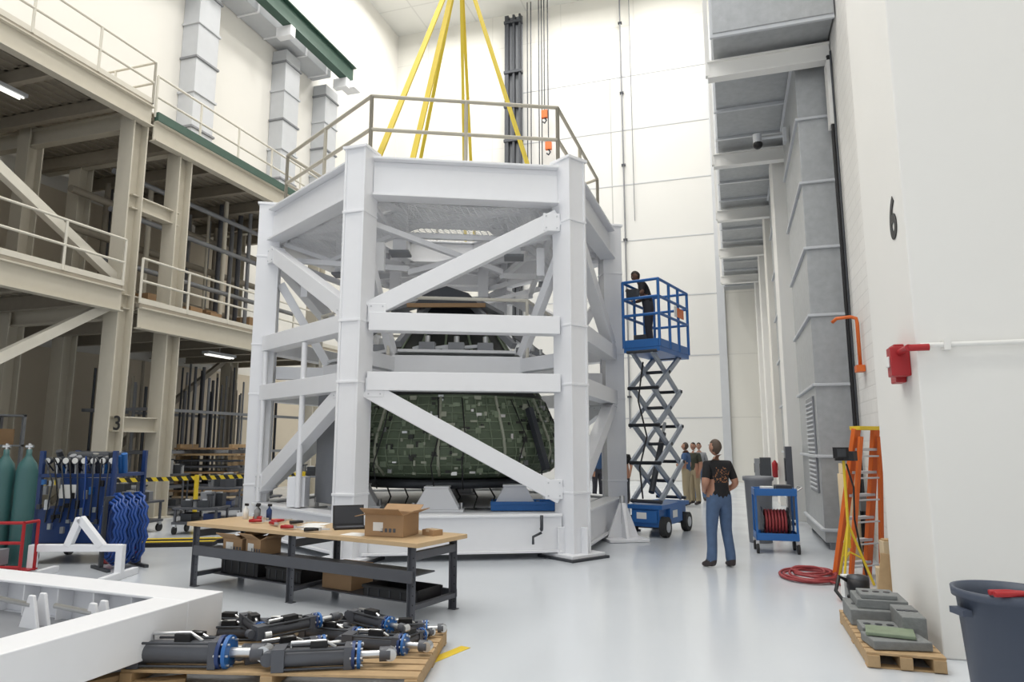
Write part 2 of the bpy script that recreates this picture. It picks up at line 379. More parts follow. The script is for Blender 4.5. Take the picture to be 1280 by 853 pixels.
for i in range(60):
    x=-16.4+random.random()*2.2; y=13.9+random.random()*6.2; h=3.2+random.random()*1.0
    b.cyl((x,y,.0),(x,y,h),.025+.02*random.random(),random.choice([GREYP,MGREY,DSTEEL,CREAMD]),n=8)
for z in (.6,1.5,2.6):
    for x in(-16.3,-14.1): b.bx((x-.04,13.8,z),(x+.04,20.4,z+.08),MGREY)
    b.bx((-16.3,13.8,z),(-14.1,13.88,z+.08),MGREY)
b.done()
b=MB('mezzanine_pipework')
for i in range(24):
    x=-17.3+random.random()*3; y=14+random.random()*6
    b.cyl((x,y,5.0),(x,y,9.2),.03+.05*random.random(),random.choice([GREYP,MGREY,CREAMD,CREAM]),n=8)
for z in (6.3,7.6,8.6): b.cyl((-14.6,12.6,z),(-14.6,20.8,z),.07,MGREY); b.cyl((-16,12.6,z-.3),(-16,20.8,z-.3),.1,CREAMD)
b.done()
text('bay_number_sign','3',(-13.02,11.9,2.2),(math.radians(90),0,math.radians(90)),.45,BLACK)
b=MB('process_tank_assembly')
for i in range(4):
    y=5.2+i*1.5; b.lathe((-16.2,y,5.31),[(.001,0),(.4,.0),(.42,.1),(.42,1.6),(.3,1.85),(.001,1.95)],random.choice([MGREY,GREYP]),18); b.cyl((-16.2,y,7.2),(-16.2,y,8.7),.05,MGREY)
b.cyl((-16.2,4.5,8.6),(-16.2,10.5,8.6),.08,MGREY); b.done()
b=MB('ground_level_shelving')
for y in (8.2,10.4):
    for x in(-15.6,-14.9):
        for yy in(y-.8,y+.8): b.bx((x-.03,yy-.03,0),(x+.03,yy+.03,2.4),MGREY)
    for z in(.3,1.0,1.7,2.35): 
        b.bx((-15.63,y-.83,z),(-14.87,y+.83,z+.04),MGREY)
        if z<2.3:
            for k in range(3): b.box((-15.25,y-.5+k*.5,z+.04+.17),(.5,.38,.34),random.choice([CARD,GREYP,TAN,DSTEEL,PAPER]))
b.done()

# ---------------------------------------------------------------- tower (survey frame)
A=Vector((-2.46,10.63));B=Vector((.96,11.07));L_=Vector((-4.85,13.25));R_=Vector((2.15,14.6))
C=(L_+R_)/2; HEX=[A,B,R_,2*C-A,2*C-B,L_]
def sc(k): return [C+(p-C)*k for p in HEX]
tw=MB('assembly_tower',PLAN,.012)
W_=WHITE
for i,p in enumerate(HEX):
    n=HEX[(i+1)%6]; ang=math.degrees(math.atan2((p-C).y,(p-C).x))+90
    X=T(p.x,p.y)@RZ(ang)
    tw.box((0,0,3.27),(.34,.38,6.46),W_,0,X)
    tw.box((-.17,0,3.27),(.04,.42,6.46),W_,0,X); tw.box((.17,0,3.27),(.04,.42,6.46),W_,0,X)
    tw.box((0,0,.02),(.80,.80,.04),DSTEEL,0,X); tw.box((0,0,.06),(.7,.7,.05),W_,0,X)
    for s_ in(-1,1):
        tw.box((s_*.24,0,.28),(.16,.03,.4),W_,0,X); tw.box((0,s_*.26,.28),(.03,.14,.4),W_,0,X)
    tw.box((0,0,6.5),(.44,.48,.05),W_,0,X)
    for zz in (5.42,3.66,2.7,1.0): tw.box((0,0,zz),(.40,.44,.04),W_,0,X)
    d=(n-p).normalized(); a=p+d*.2; c=n-d*.2
    tw.ibeam((a.x,a.y,6.05),(c.x,c.y,6.05),.32,.66,W_,.04)
    tw.beam((a.x,a.y,5.99),(c.x,c.y,5.99),.10,.5,W_)
    tw.beam((a.x,a.y,3.66),(c.x,c.y,3.66),.28,.29,W_)
    tw.beam((a.x,a.y,2.72),(c.x,c.y,2.72),.28,.29,W_)
    tw.beam((a.x,a.y,.40),(c.x,c.y,.40),.22,.52,W_)
    tw.beam((a.x,a.y,.66),(c.x,c.y,.66),.34,.04,W_); tw.beam((a.x,a.y,.12),(c.x,c.y,.12),.34,.04,W_)
    if i%2==0: lo,hi=a,c
    else: lo,hi=c,a
    tw.beam((lo.x,lo.y,3.85),(hi.x,hi.y,5.5),.22,.27,W_)
    tw.beam((lo.x,lo.y,2.6),(hi.x,hi.y,.95),.22,.27,W_)
    for (pt,z) in((lo,3.8),(hi,5.4),(lo,2.62),(hi,1.05)):
        u=(hi-lo).normalized()*(1 if pt is lo else -1)
        q=pt+u*.12; tw.box((q.x,q.y,z),(.28,.235,.30),W_,math.degrees(math.atan2(d.y,d.x)))
        for k1 in(-1,1):
            for k2 in(-1,1):
                e=Vector((d.y,-d.x)); qq=q+d*.09*k1
                tw.cyl((qq.x-e.x*.13,qq.y-e.y*.13,z+.1*k2),(qq.x+e.x*.13,qq.y+e.y*.13,z+.1*k2),.014,GALVL,n=6)
inn=sc(.42)
o=sc(.97); tw.ringprism(o,inn,6.38,6.40,GRATE)
for i in range(6):
    p,q=sc(.95)[i],inn[i]; tw.ibeam((p.x,p.y,6.12),(q.x,q.y,6.12),.2,.45,W_,.03)
    a,c=inn[i],inn[(i+1)%6]; tw.ibeam((a.x,a.y,6.1),(c.x,c.y,6.1),.2,.5,W_,.03)
    m1=sc(.7)[i];m2=sc(.7)[(i+1)%6]; tw.beam((m1.x,m1.y,6.2),(m2.x,m2.y,6.2),.12,.25,W_)
    a=sc(.9)[i];c=sc(.5)[(i+1)%6]; tw.beam((a.x,a.y,5.95),(c.x,c.y,5.95),.12,.12,W_)
    a=sc(.5)[i];c=sc(.9)[(i+1)%6]; tw.beam((a.x,a.y,5.83),(c.x,c.y,5.83),.12,.12,W_)
    a,c=sc(.92)[i],sc(.92)[(i+1)%6]; e,f=sc(.66)[(i+1)%6],sc(.66)[i]
    tw.add([(a.x,a.y,5.74),(c.x,c.y,5.74),(e.x,e.y,5.45),(f.x,f.y,5.45)],[(0,1,2,3)],GRATE)
    tw.beam((f.x,f.y,5.44),(e.x,e.y,5.44),.1,.1,W_); tw.beam((a.x,a.y,5.72),(f.x,f.y,5.43),.1,.1,W_)
    a,c,e,f=sc(.88)[i],sc(.5)[(i+1)%6],sc(.88)[(i+1)%6],sc(.5)[i]
    tw.beam((a.x,a.y,5.40),(c.x,c.y,4.95),.10,.10,W_); tw.beam((e.x,e.y,5.32),(f.x,f.y,4.88),.10,.10,W_)
    p=sc(.6)[i]; tw.box((p.x,p.y,5.62),(.24,.24,.9),W_); tw.box((p.x,p.y,5.15),(.36,.36,.05),MGREY)
    r1,r2=sc(.66)[i],sc(.66)[(i+1)%6]; tw.beam((r1.x,r1.y,3.12),(r2.x,r2.y,3.12),.24,.30,W_)
    k1=sc(.93)[i]; tw.beam((k1.x,k1.y,3.12),(r1.x,r1.y,3.12),.2,.24,W_)
    tw.beam((k1.x,k1.y,4.9),(r1.x,r1.y,3.3),.14,.16,W_)
    g1,g2=sc(.6)[i],sc(.6)[(i+1)%6]
    tw.beam((g1.x,g1.y,3.36),(g2.x,g2.y,3.36),.5,.05,WHITE2)
    for t in(.25,.5,.75):
        mm=g1.lerp(g2,t); tw.box((mm.x,mm.y,3.46),(.28,.22,.16),MGREY); tw.cyl((mm.x,mm.y,3.5),(mm.x,mm.y,3.66),.05,STEEL)
        tw.beam((mm.x,mm.y,3.5),((g1.x+mm.x)/2,(g1.y+mm.y)/2,3.42),.06,.06,GALVL)
    tw.beam((g1.x,g1.y,3.5),(sc(.25)[i].x,sc(.25)[i].y,4.45),.10,.12,MGREY)
    p=sc(.8)[i]; tw.box((p.x,p.y,4.9),(.14,.14,.5),W_)
    e1,e2=sc(.7)[i],sc(.7)[(i+1)%6]; tw.cyl((e1.x,e1.y,4.28),(e2.x,e2.y,4.28),.03,RAILC); tw.cyl((e1.x,e1.y,3.25),(e1.x,e1.y,4.28),.03,RAILC)
tw.ringprism(sc(.34),sc(.25),4.42,4.5,MGREY)
tw.prism([(p.x,p.y) for p in sc(.9)],.58,.64,WHITE2)
for t in (.45,.9):
    p=A.lerp(L_,t); p=C+(p-C)*1.03
    tw.cyl((p.x,p.y,.70),(p.x,p.y,3.5),.05,W_)
p=A.lerp(L_,.5); tw.box((p.x,p.y,.95),(.3,.3,.5),W_)
tw.done()
b=MB('tower_guard_rail',PLAN)
pts=sc(.93); pts=pts+[pts[0]]
b.rail([(p.x,p.y) for p in pts],6.41,1.2,RAILT,.034,1.75,1); b.done()
b=MB('tower_outrigger_foot',PLAN,.008)
q=Vector((2.05,13.0)); X=T(q.x,q.y)@RZ(10)
b.box((0,0,.03),(.75,.75,.05),W_,0,X)
b.prism([(-.3,0),(.3,0),(.06,.62),(-.06,.62)],-.03,.03,W_,X@T(0,0,.05)@RX(90))
b.prism([(-.3,0),(.3,0),(.06,.62),(-.06,.62)],-.03,.03,W_,X@T(0,0,.05)@RZ(90)@RX(90))
b.cyl((q.x,q.y,.3),(q.x,q.y,.8),.05,STEEL); b.done()
b=MB('tower_jack_post',PLAN); b.tube([(.45,10.85,.46),(.45,10.7,.46),(.45,10.65,.5),(.45,10.65,.68)],.025,DSTEEL); b.tube([(.45,10.7,.42),(.32,10.68,.36),(.32,10.68,.25)],.02,DSTEEL); b.done()
b=MB('crane_lifting_sling',PLAN)
apex=Vector((-1.15,13.85,12.6))
def strap(p,w=.12,t=.03): b.beam(apex,p,w,t,YEL)
EP=((-2.3,10.95,6.43),(-1.95,12.0,6.43),(-.9,16.2,6.43),(.48,12.4,6.43),(-2.6,15.8,6.43))
strap(EP[0]); strap(EP[1]); strap(EP[2],.07); strap((-1.1,15.6,6.43),.07); strap(EP[3]); strap(EP[4],.08)
for p in EP: b.box((p[0],p[1],6.45),(.2,.2,.08),STEEL)
b.box((apex.x,apex.y,apex.z+.2),(.3,.3,.5),YELP); b.cyl((apex.x,apex.y,apex.z+.3),(apex.x,apex.y,25.9),.05,DSTEEL)
b.done()
b=MB('crew_capsule',PLAN); cx,cy=C.x+.1,C.y
prof=[(.001,1.10),(1.5,1.12),(1.95,1.2),(2.17,1.38),(2.25,1.62),(2.2,1.87),(1.88,2.62)]
b.lathe((cx,cy,0),prof,CAPG,64)
b.lathe((cx,cy,0),[(1.7,2.62),(1.88,2.62),(1.5,3.1),(.95,4.0),(.001,4.0)],CAPD,48)
def pr(z):
    for (r0,z0),(r1,z1) in zip(prof[1:-1],prof[2:]):
        if z0<=z<=z1: return r0+(r1-r0)*(z-z0)/(z1-z0)
    return 1.9
for k in range(60):
    a=2*math.pi*k/60
    pts=[(cx+(pr(z)+.012)*math.cos(a),cy+(pr(z)+.012)*math.sin(a),z) for z in (1.22,1.4,1.62,1.87,2.2,2.6)]
    b.tube(pts,.010 if k%5 else .03,CAPG2 if k%5 else CAPP,n=5)
for j in range(10):
    z=1.25+.148*j
    r=pr(z)+.012; b.tube([(cx+r*math.cos(2*math.pi*k/48),cy+r*math.sin(2*math.pi*k/48),z) for k in range(48)],.010,CAPG2,n=5,closed=True)
for k in range(420):
    a=random.uniform(math.pi*.95,2.05*math.pi); z=random.uniform(1.25,2.58); r=pr(z)+.012
    b.box((0,0,0),(random.uniform(.03,.13),.03,random.uniform(.03,.11)),random.choice([CAPG2,CAPG2,CAPD,CAPD,STEEL,CAPG,CAPP,CAPP,CAPG2]),0,T(cx+r*math.cos(a),cy+r*math.sin(a),z)@RZ(math.degrees(a)+90))
for k in range(9):
    a=math.radians(185+k*20+random.uniform(-5,5)); q=random.uniform(-.06,.06)
    b.tube([(cx+(pr(2.5)+.05)*math.cos(a),cy+(pr(2.5)+.05)*math.sin(a),2.55),(cx+2.28*math.cos(a+q),cy+2.28*math.sin(a+q),1.9),(cx+2.33*math.cos(a-q),cy+2.33*math.sin(a-q),1.4),(cx+2.3*math.cos(a),cy+2.3*math.sin(a),1.0)],.012,BLACK,n=6)
a=math.radians(318); b.beam((cx+2.1*math.cos(a),cy+2.1*math.sin(a),2.4),(cx+2.5*math.cos(a),cy+2.5*math.sin(a),1.3),.12,.10,DSTEEL)
b.lathe((cx,cy,0),[(.9,4.0),(.75,4.1),(.72,4.5),(.55,4.6),(.001,4.6)],DSTEEL,32)
for k in range(16):
    a=2*math.pi*k/16; b.tube([(cx+1.84*math.cos(a),cy+1.84*math.sin(a),2.68),(cx+1.5*math.cos(a),cy+1.5*math.sin(a),3.14),(cx+.95*math.cos(a),cy+.95*math.sin(a),4.02)],.025,CAPG2,n=6)
b.lathe((cx,cy,0),[(1.2,.98),(1.8,.98),(1.8,1.13),(1.2,1.13),(1.2,.98)],DSTEEL,48)
b.done()
b=MB('parachute_bay_cover',PLAN,.01); gx,gy=cx-.0,cy-.7
b.prism([(-.6,0),(.6,0),(.42,.2),(0,.34),(-.42,.2)],-.5,.5,DSTEEL,T(gx,gy,4.4)@RX(90))
b.beam((gx-.75,gy-.5,4.36),(gx+.75,gy-.5,4.36),.06,.08,CARD); b.beam((gx-.75,gy+.5,4.36),(gx+.75,gy+.5,4.36),.06,.08,CARD); b.done()
for dx,dy in ((-.0,-2.2),(1.3,-1.75),(-1.5,-1.5),(0,1.7)):
    b=MB('capsule_support_pedestal',PLAN@T(cx+dx,cy+dy,.641),.006)
    b.box((0,0,.02),(.9,.45,.04),W_)
    for s_ in(-.15,.15): b.prism([(-.38,0),(.38,0),(.18,.36),(-.18,.36)],-.02,.02,W_,T(0,s_,.04)@RX(90))
    b.box((0,0,.40),(.42,.38,.03),W_)
    b.cyl((0,0,.04),(0,0,.36),.08,W_)
    for s_ in(-1,1): b.cyl((s_*.4,0,.04),(s_*.4,0,.14),.03,STEEL)
    b.done()
b=MB('blue_drip_tray',PLAN,.01); b.box((.22,11.95,.70),(1.15,.55,.10),BLUE)
for s_ in(-1,1): b.box((.22+s_*.56,11.95,.77),(.04,.55,.06),BLUE); b.box((.22,11.95+s_*.26,.77),(1.15,.04,.06),BLUE)
b.done()
b=MB('ground_cables',PLAN)
for k in range(7):
    x0=-2.2+k*.3; b.tube([(x0,12.3,1.0),(x0+.1,12.1,.85),(x0+.05,11.9,.67),(x0+.4,11.7,.67),(x0+.7,11.9,.67)],.014,BLACK,n=6)
b.done()
b=MB('grey_protective_panel',PLAN,.01); p=L_.lerp(A,.62); p=C+(p-C)*.86; X=T(p.x,p.y,.64)@RZ(-46)
b.box((0,0,1.1),(1.1,.06,2.0),MGREY,0,X)
for s_ in(-.5,.5): b.box((s_,0,.1),(.06,.06,.2),STEEL,0,X); b.box((s_,0,.015),(.06,.4,.03),STEEL,0,X)
b.done()

# ---------------------------------------------------------------- scissor lift
LM=PLAN@T(2.96,14.05)@RZ(57)   # local x = long axis
b=MB('scissor_lift',LM,.006)
b.box((0,0,.36),(1.5,.56,.34),BLUE); b.box((0,0,.56),(1.56,.7,.08),BLUE)
b.box((0,-.31,.38),(.7,.08,.3),BLUE); b.box((0,.31,.38),(.7,.08,.3),BLUE)
b.box((-.1,-.36,.4),(.25,.01,.14),PAPER); b.box((-.79,0,.38),(.04,.5,.22),BLUE); b.box((-.815,.05,.4),(.01,.2,.12),PAPER)
for sx in(-.6,.6):
    for sy in(-1,1):
        b.cyl((sx,sy*.28,.19),(sx,sy*.40,.19),.19,RUBBER,n=24); b.cyl((sx,sy*.395,.19),(sx,sy*.41,.19),.1,GALVL,n=16)
    b.cyl((sx,-.35,.19),(sx,.35,.19),.04,DSTEEL)
ST=4; z0=.66; z1=3.58; hs=(z1-z0)/ST
SCI=mat('scissor_arm_grey',(.33,.37,.43),.4,.2)
for k in range(ST):
    a=z0+k*hs; c=a+hs
    for s_ in(-1,1):
        b.beam((-.68,s_*.28,a),(.68,s_*.28,c),.05,.11,SCI); b.beam((-.68,s_*.21,c),(.68,s_*.21,a),.05,.11,SCI)
    for (xx,zz) in ((-.68,a),(.68,a),(0,(a+c)/2),(-.68,c),(.68,c)): b.cyl((xx,-.32,zz),(xx,.32,zz),.035,DSTEEL,n=10)
b.cyl((-.4,0,z0+.15),(.35,0,z0+hs*1.8),.06,DSTEEL); b.cyl((.1,0,z0+hs*1.3),(.45,0,z0+hs*2.1),.035,STEEL)
b.tube([(-.6,.1,.7),(-.72,.1,1.3),(-.3,.1,1.9),(-.7,.1,2.6),(-.4,.1,3.4)],.018,BLACK,n=6)
PX=.17
b.box((PX,0,3.62),(1.74,.76,.1),BLUE)
for s_ in(-1,1): b.box((PX,s_*.38,3.74),(1.76,.02,.16),BLUE); b.box((PX+s_*.87,0,3.74),(.02,.76,.16),BLUE)
for x in(-.86,-.27,.27,.86):
    for s_ in(-1,1): b.cyl((PX+x,s_*.38,3.66),(PX+x,s_*.38,5.02),.03,BLUE,n=10)
for z in(4.32,4.67,5.02):
    for s_ in(-1,1): b.cyl((PX-.86,s_*.38,z),(PX+.86,s_*.38,z),.03,BLUE,n=10); b.cyl((PX+s_*.86,-.38,z),(PX+s_*.86,.38,z),.03,BLUE,n=10)
b.box((PX+.3,-.42,4.48),(.36,.02,.2),ORANGE); b.box((PX,-.42,4.48),(.14,.02,.22),PAPER); b.box((PX-.76,.2,4.78),(.12,.25,.2),DSTEEL)
b.box((PX-.2,.22,3.86),(.35,.3,.28),DSTEEL); b.box((PX+.45,.1,3.81),(.3,.35,.2),MGREY)
b.done()

# ---------------------------------------------------------------- people
def seg_d(p,a,b_):
    ab=b_-a; t=max(0,min(1,(p-a).dot(ab)/ab.length_squared)); return (p-(a+ab*t)).length,t
def person(name,loc,heading,shirt,pants,hair,skin=None,z0=0,scale=1,pose={},head=(0,0),logo=False,longsl=False,hairlong=False):
    skin=skin or SKIN
    J=dict(pel=(0,0,.97),wai=(0,.0,1.10),che=(0,.0,1.28),up=(0,-.01,1.41),nb=(0,-.005,1.49),nt=(0,.015,1.57),
      shL=(-.165,-.005,1.435),elL=(-.235,-.04,1.15),wrL=(-.23,.05,.90),paL=(-.225,.075,.82),
      shR=(.165,-.005,1.435),elR=(.235,-.04,1.15),wrR=(.23,.05,.90),paR=(.225,.075,.82),
      hiL=(-.095,0,.90),knL=(-.11,.02,.50),anL=(-.12,-.02,.10),foL=(-.14,.11,.045),toL=(-.15,.19,.035),heL=(-.118,-.055,.045),
      hiR=(.095,0,.90),knR=(.11,.02,.50),anR=(.12,-.02,.10),foR=(.14,.11,.045),toR=(.15,.19,.035),heR=(.118,-.055,.045))
    J.update(pose)
    Rr=dict(pel=(.165,.125),wai=(.16,.125),che=(.175,.13),up=(.155,.105),nb=(.075,.075),nt=(.058,.06),
      sh=(.085,.08),el=(.052,.052),wr=(.030,.026),pa=(.04,.02),hi=(.112,.112),kn=(.08,.082),an=(.068,.072),fo=(.05,.042),to=(.04,.03),he=(.042,.042))
    names=list(J); idx={n:i for i,n in enumerate(names)}
    E=[('pel','wai'),('wai','che'),('che','up'),('up','nb'),('nb','nt')]
    for s_ in 'LR': E+=[('up','sh'+s_),('sh'+s_,'el'+s_),('el'+s_,'wr'+s_),('wr'+s_,'pa'+s_),('pel','hi'+s_),('hi'+s_,'kn'+s_),('kn'+s_,'an'+s_),('an'+s_,'fo'+s_),('fo'+s_,'to'+s_),('an'+s_,'he'+s_)]
    me=bpy.data.meshes.new('tmp'); me.from_pydata([J[n] for n in names],[(idx[a],idx[c]) for a,c in E],[])
    ob=bpy.data.objects.new('tmp',me); bpy.context.collection.objects.link(ob)
    md=ob.modifiers.new('Skin','SKIN'); md.use_smooth_shade=True
    if not me.skin_vertices: raise RuntimeError('no skin layer')
    for n in names:
        sv=me.skin_vertices[0].data[idx[n]]; key=n if n in Rr else n[:-1]; sv.radius=Rr[key]; sv.use_root=(n=='pel')
    ss=ob.modifiers.new('Sub','SUBSURF'); ss.levels=2; ss.render_levels=2
    dg=bpy.context.evaluated_depsgraph_get(); dg.update()
    m2=bpy.data.meshes.new_from_object(ob.evaluated_get(dg))
    Mx=PLAN@T(loc[0],loc[1],z0)@RZ(heading)@Matrix.Scale(scale,4)
    b=MB(name,Mx)
    bones=[(a,c,Vector(J[a]),Vector(J[c])) for a,c in E]
    vs=[v.co.copy() for v in m2.vertices]; groups={}
    zmin=min(v.z for v in vs)
    for v in vs:
        if v.z<.2: v.z-=zmin*(1-max(v.z,zmin)/.2) if v.z>0 else zmin
        v.z=max(v.z,0)
    for p in m2.polygons:
        c=Vector(p.center); best=None
        for a,d,va,vd in bones:
            dist,t=seg_d(c,va,vd)
            if best is None or dist<best[0]: best=(dist,a,d,t)
        _,a,d,t=best; mm=shirt
        if a.startswith('sh'): mm=shirt if (t<.72 or longsl) else skin
        elif a.startswith('el'): mm=shirt if longsl else skin
        elif a.startswith('wr'): mm=skin
        elif a[:2] in('hi','kn'): mm=pants
        elif a[:2]=='an' or a[:2]=='fo': mm=SHOE if c.z<.105 else pants
        elif (a,d)==('nb','nt'): mm=skin if t>.25 else shirt
        elif d[:2]=='hi': mm=pants
        elif a=='pel': mm=pants if c.z<.93 else shirt
        if mm is shirt and logo and c.y<-.07 and abs(c.x)<.11 and 1.2<c.z<1.40: mm=LOGO
        groups.setdefault(mm,[]).append(tuple(p.vertices))
    o=len(b.v); b.v+=[Mx@v for v in vs]
    for mm,fs in groups.items():
        k=b._m(mm)
        for f in fs: b.f.append([i+o for i in f]); b.mi.append(k); b.sm.append(True)
    bpy.data.objects.remove(ob,do_unlink=True)
    for s_,sg in(('L',-1),('R',1)):
        w=Vector(J['wr'+s_]);p=Vector(J['pa'+s_]); d=(p-w).normalized()
        inn=Vector((-sg,0,0)); inn=(inn-d*inn.dot(d)).normalized(); side=d.cross(inn).normalized()
        if side.y<0 : side=-side
        for k,(off,ln) in enumerate(((.028,.072),(.010,.080),(-.009,.075),(-.027,.058))):
            q=p+side*off-d*.01; q1=q+d*ln*.45+inn*.006; q2=q1+d*ln*.3+inn*ln*.22; q3=q2+d*ln*.1+inn*ln*.28
            b.tube([q,q1,q2,q3],[.0095,.0090,.0082,.006],skin,n=7)
        q=w.lerp(p,.35)+side*.025; b.tube([q,q+side*.022+d*.02+inn*.008,q+side*.028+d*.045+inn*.016,q+side*.024+d*.062+inn*.02],[.013,.011,.0095,.007],skin,n=7)
    nt=Vector(J['nt']); HM=T(nt.x,nt.y+.01,nt.z)@RZ(head[1])@RX(head[0])@T(0,.015,.115)
    n=28;h=18;vs=[]
    for j in range(h+1):
        a=math.pi*j/h
        for i in range(n):
            ph=2*math.pi*i/n; x=math.sin(a)*math.cos(ph); y=math.sin(a)*math.sin(ph); z=math.cos(a)
            X=x*.076; Y=y*.096; Z=z*.118
            if z<0: X*=1+.28*z; Y*=1+.12*z if y>0 else 1+.4*z
            if y>0 and z<.2 and z>-.75: Y+=.006*(1-abs(x))
            if y>.8 and abs(x)<.22 and -.35<z<.05: Y+=.016*(1-abs(x)/.22)*(1 if z<-.1 else .5)
            if y>.75 and .0<z<.22 and .15<abs(x)<.5: Y-=.006
            vs.append((X,Y,Z))
    fs={}
    for j in range(h):
        for i in range(n):
            f=(j*n+i,j*n+(i+1)%n,(j+1)*n+(i+1)%n,(j+1)*n+i)
            c=sum((Vector(vs[k]) for k in f),Vector())/4
            ish=c.z>.055+.17*max(0,c.y) or (c.y<-.005 and c.z>-.055) or (c.y<-.03 and c.z>-.088)
            fs.setdefault(hair if ish else skin,[]).append(f)
    for mm,ff in fs.items():
        if mm is hair: b.add([Vector(v)*1.045 for v in vs],ff,mm,True,HM)
    b.add(vs,[f for ff in fs.values() for f in ff],skin,True,HM)
    for sx in(-1,1):
        b.sph((sx*.078,0,-.005),(.012,.02,.032),skin,10,HM)
        b.sph((sx*.03,.085,.008),(.013,.010,.008),EYEW,10,HM); b.sph((sx*.03,.093,.008),(.005,.004,.006),BLACK,8,HM)
        b.box((sx*.03,.092,.028),(.03,.008,.006),hair,0,HM)
    b.sph((0,.088,-.058),(.022,.008,.006),LIP,10,HM)
    if hairlong: b.sph((0,-.05,-.06),(.075,.06,.13),hair,16,HM)
    return b.done()
person('man_in_black_tshirt',(3.02,10.2),14,TBLACK,JEAN,HAIRG,scale=1.01,logo=True,head=(4,22),
  pose=dict(elL=(-.25,-.07,1.17),wrL=(-.16,.14,1.05),paL=(-.09,.18,1.07),elR=(.255,-.06,1.16),wrR=(.17,.15,1.03),paR=(.10,.20,1.05),
   knL=(-.12,.03,.5),anL=(-.15,-.02,.10),foL=(-.19,.10,.045),toL=(-.21,.17,.035),heL=(-.14,-.055,.045),
   anR=(.13,-.06,.10),foR=(.16,.06,.045),toR=(.17,.14,.035),heR=(.125,-.1,.045)))
person('woman_in_black_top',(3.38,21.0),150,TBLACK,DPANT,HAIRB,scale=.97,hairlong=True,head=(8,10))
person('man_in_olive_tshirt',(5.42,20.6),120,TGREEN,KHAKI,HAIRB,head=(5,10),pose=dict(elR=(.27,-.05,1.17),wrR=(.17,.17,1.08),paR=(.1,.22,1.12)))
person('man_in_blue_tshirt',(5.02,20.0),60,TBLUE,KHAKI,HAIRG,head=(15,0),pose=dict(elL=(-.27,-.02,1.2),wrL=(-.15,.2,1.15),paL=(-.08,.25,1.18)))
person('man_in_navy_shirt',(2.65,21.5),200,TBLUE,DPANT,HAIRB,longsl=True)
person('man_in_grey_shirt',(5.95,22.0),160,MGREY,JEAN,HAIRB)
person('man_on_lift',(2.87,14.05),75,TBLACK,DPANT,HAIRB,skin=SKIND,z0=3.675,scale=.98,head=(-25,20),
  pose=dict(wai=(0,.03,1.1),che=(0,.08,1.26),up=(0,.12,1.37),nb=(0,.15,1.45),nt=(0,.19,1.53),shL=(-.165,.12,1.40),shR=(.165,.12,1.40),
    elL=(-.27,.12,1.18),wrL=(-.22,.34,1.25),paL=(-.21,.42,1.28),elR=(.25,.16,1.15),wrR=(.22,.33,1.10),paR=(.2,.41,1.10)))

# ---------------------------------------------------------------- workbench
tb=Vector((-.93,6.95)); dx=Vector((-.857,.516)); dy=Vector((.516,.857))
TM=PLAN@Matrix(((-dx.x,dy.x,0,tb.x),(-dx.y,dy.y,0,tb.y),(0,0,1,0),(0,0,0,1)))   # local x to the right (negative = along table), y = back
TL=3.7;TW=.86;TH_=.78
b=MB('workbench',TM,.005)
b.bx((-TL,0,TH_-.045),(0,TW,TH_),MAPLE)
for x in(-TL+.12,-TL*.5,-.12):
    for y in(.08,TW-.08):
        b.bx((x-.04,y-.004,.0),(x+.04,y+.004,TH_-.045),GREYP); b.bx((x-.04,y-.04,0),(x-.032,y+.04,TH_-.045),GREYP)
        b.bx((x-.05,y-.04,0),(x+.05,y+.04,.008),GREYP)
        for k in range(7): b.cyl((x+.01,y-.0055,.08+k*.09),(x+.01,y+.0055,.08+k*.09),.008,BLACK,n=8)
    b.bx((x-.03,.08,.60),(x+.03,TW-.08,.68),GREYP); b.bx((x-.03,.08,.12),(x+.03,TW-.08,.17),GREYP)
b.bx((-TL+.1,.04,.38),(-.1,.07,.50),GREYP); b.bx((-TL+.1,TW-.07,.12),(-.1,TW-.04,.2),GREYP); b.bx((-TL+.1,.07,.44),(-.1,.42,.455),GREYP)
b.bx((-TL+.1,.3,.12),(-.1,TW-.1,.135),GREYP)
b.done()
def tcrate(x,y,z,w,l,h):
    b=MB('black_parts_crate',TM@T(x,y,z),.004); t=.012
    b.box((0,0,t/2),(w,l,t),BLACK)
    for s_ in(-1,1): b.box((s_*(w/2-t/2),0,h/2),(t,l,h),BLACK); b.box((0,s_*(l/2-t/2),h/2),(w,t,h),BLACK); b.box((0,s_*(l/2),h-.02),(w+.03,.02,.03),BLACK)
    for k in range(5): b.box((-w/2+w*(k+.5)/5,-l/2-.004,h/2),(.015,.008,h*.8),DSTEEL)
    b.done()
tcrate(-3.1,.55,.136,.7,.4,.2); tcrate(-2.3,.55,.136,.6,.4,.16); tcrate(-.6,.5,.136,.75,.4,.12)
carton('cardboard_box',-1.45,.55,.136,(.45,.35,.26),0,TM); carton('cardboard_box',-2.95,.25,.456,(.32,.28,.16),4,TM,open_=True); carton('cardboard_box',-2.55,.25,.456,(.3,.28,.18),-6,TM,open_=True)
carton('open_cardboard_box',-.66,.38,TH_,(.46,.36,.23),12,TM,open_=True)
carton('small_carton',-.28,.60,TH_,(.18,.14,.06),-12,TM)
b=MB('laptop',TM@T(-1.46,.56,TH_)@RZ(50),.003)
b.box((0,0,.012),(.36,.25,.022),BLACK); b.box((0,-.02,.024),(.30,.14,.003),GREYP)
LS=T(0,.125,.02)@RX(-18)
b.box((0,0,.12),(.36,.012,.24),BLACK,0,LS); b.box((0,-.008,.12),(.32,.003,.2),SCREEN,0,LS); b.done()
b=MB('paper_sheets',TM)
for x,y,r in((-1.75,.3,10),(-1.95,.45,-15),(-2.1,.65,25),(-1.0,.2,5)): b.box((x,y,TH_+.002),(.28,.21,.004),PAPER,r)
b.done()
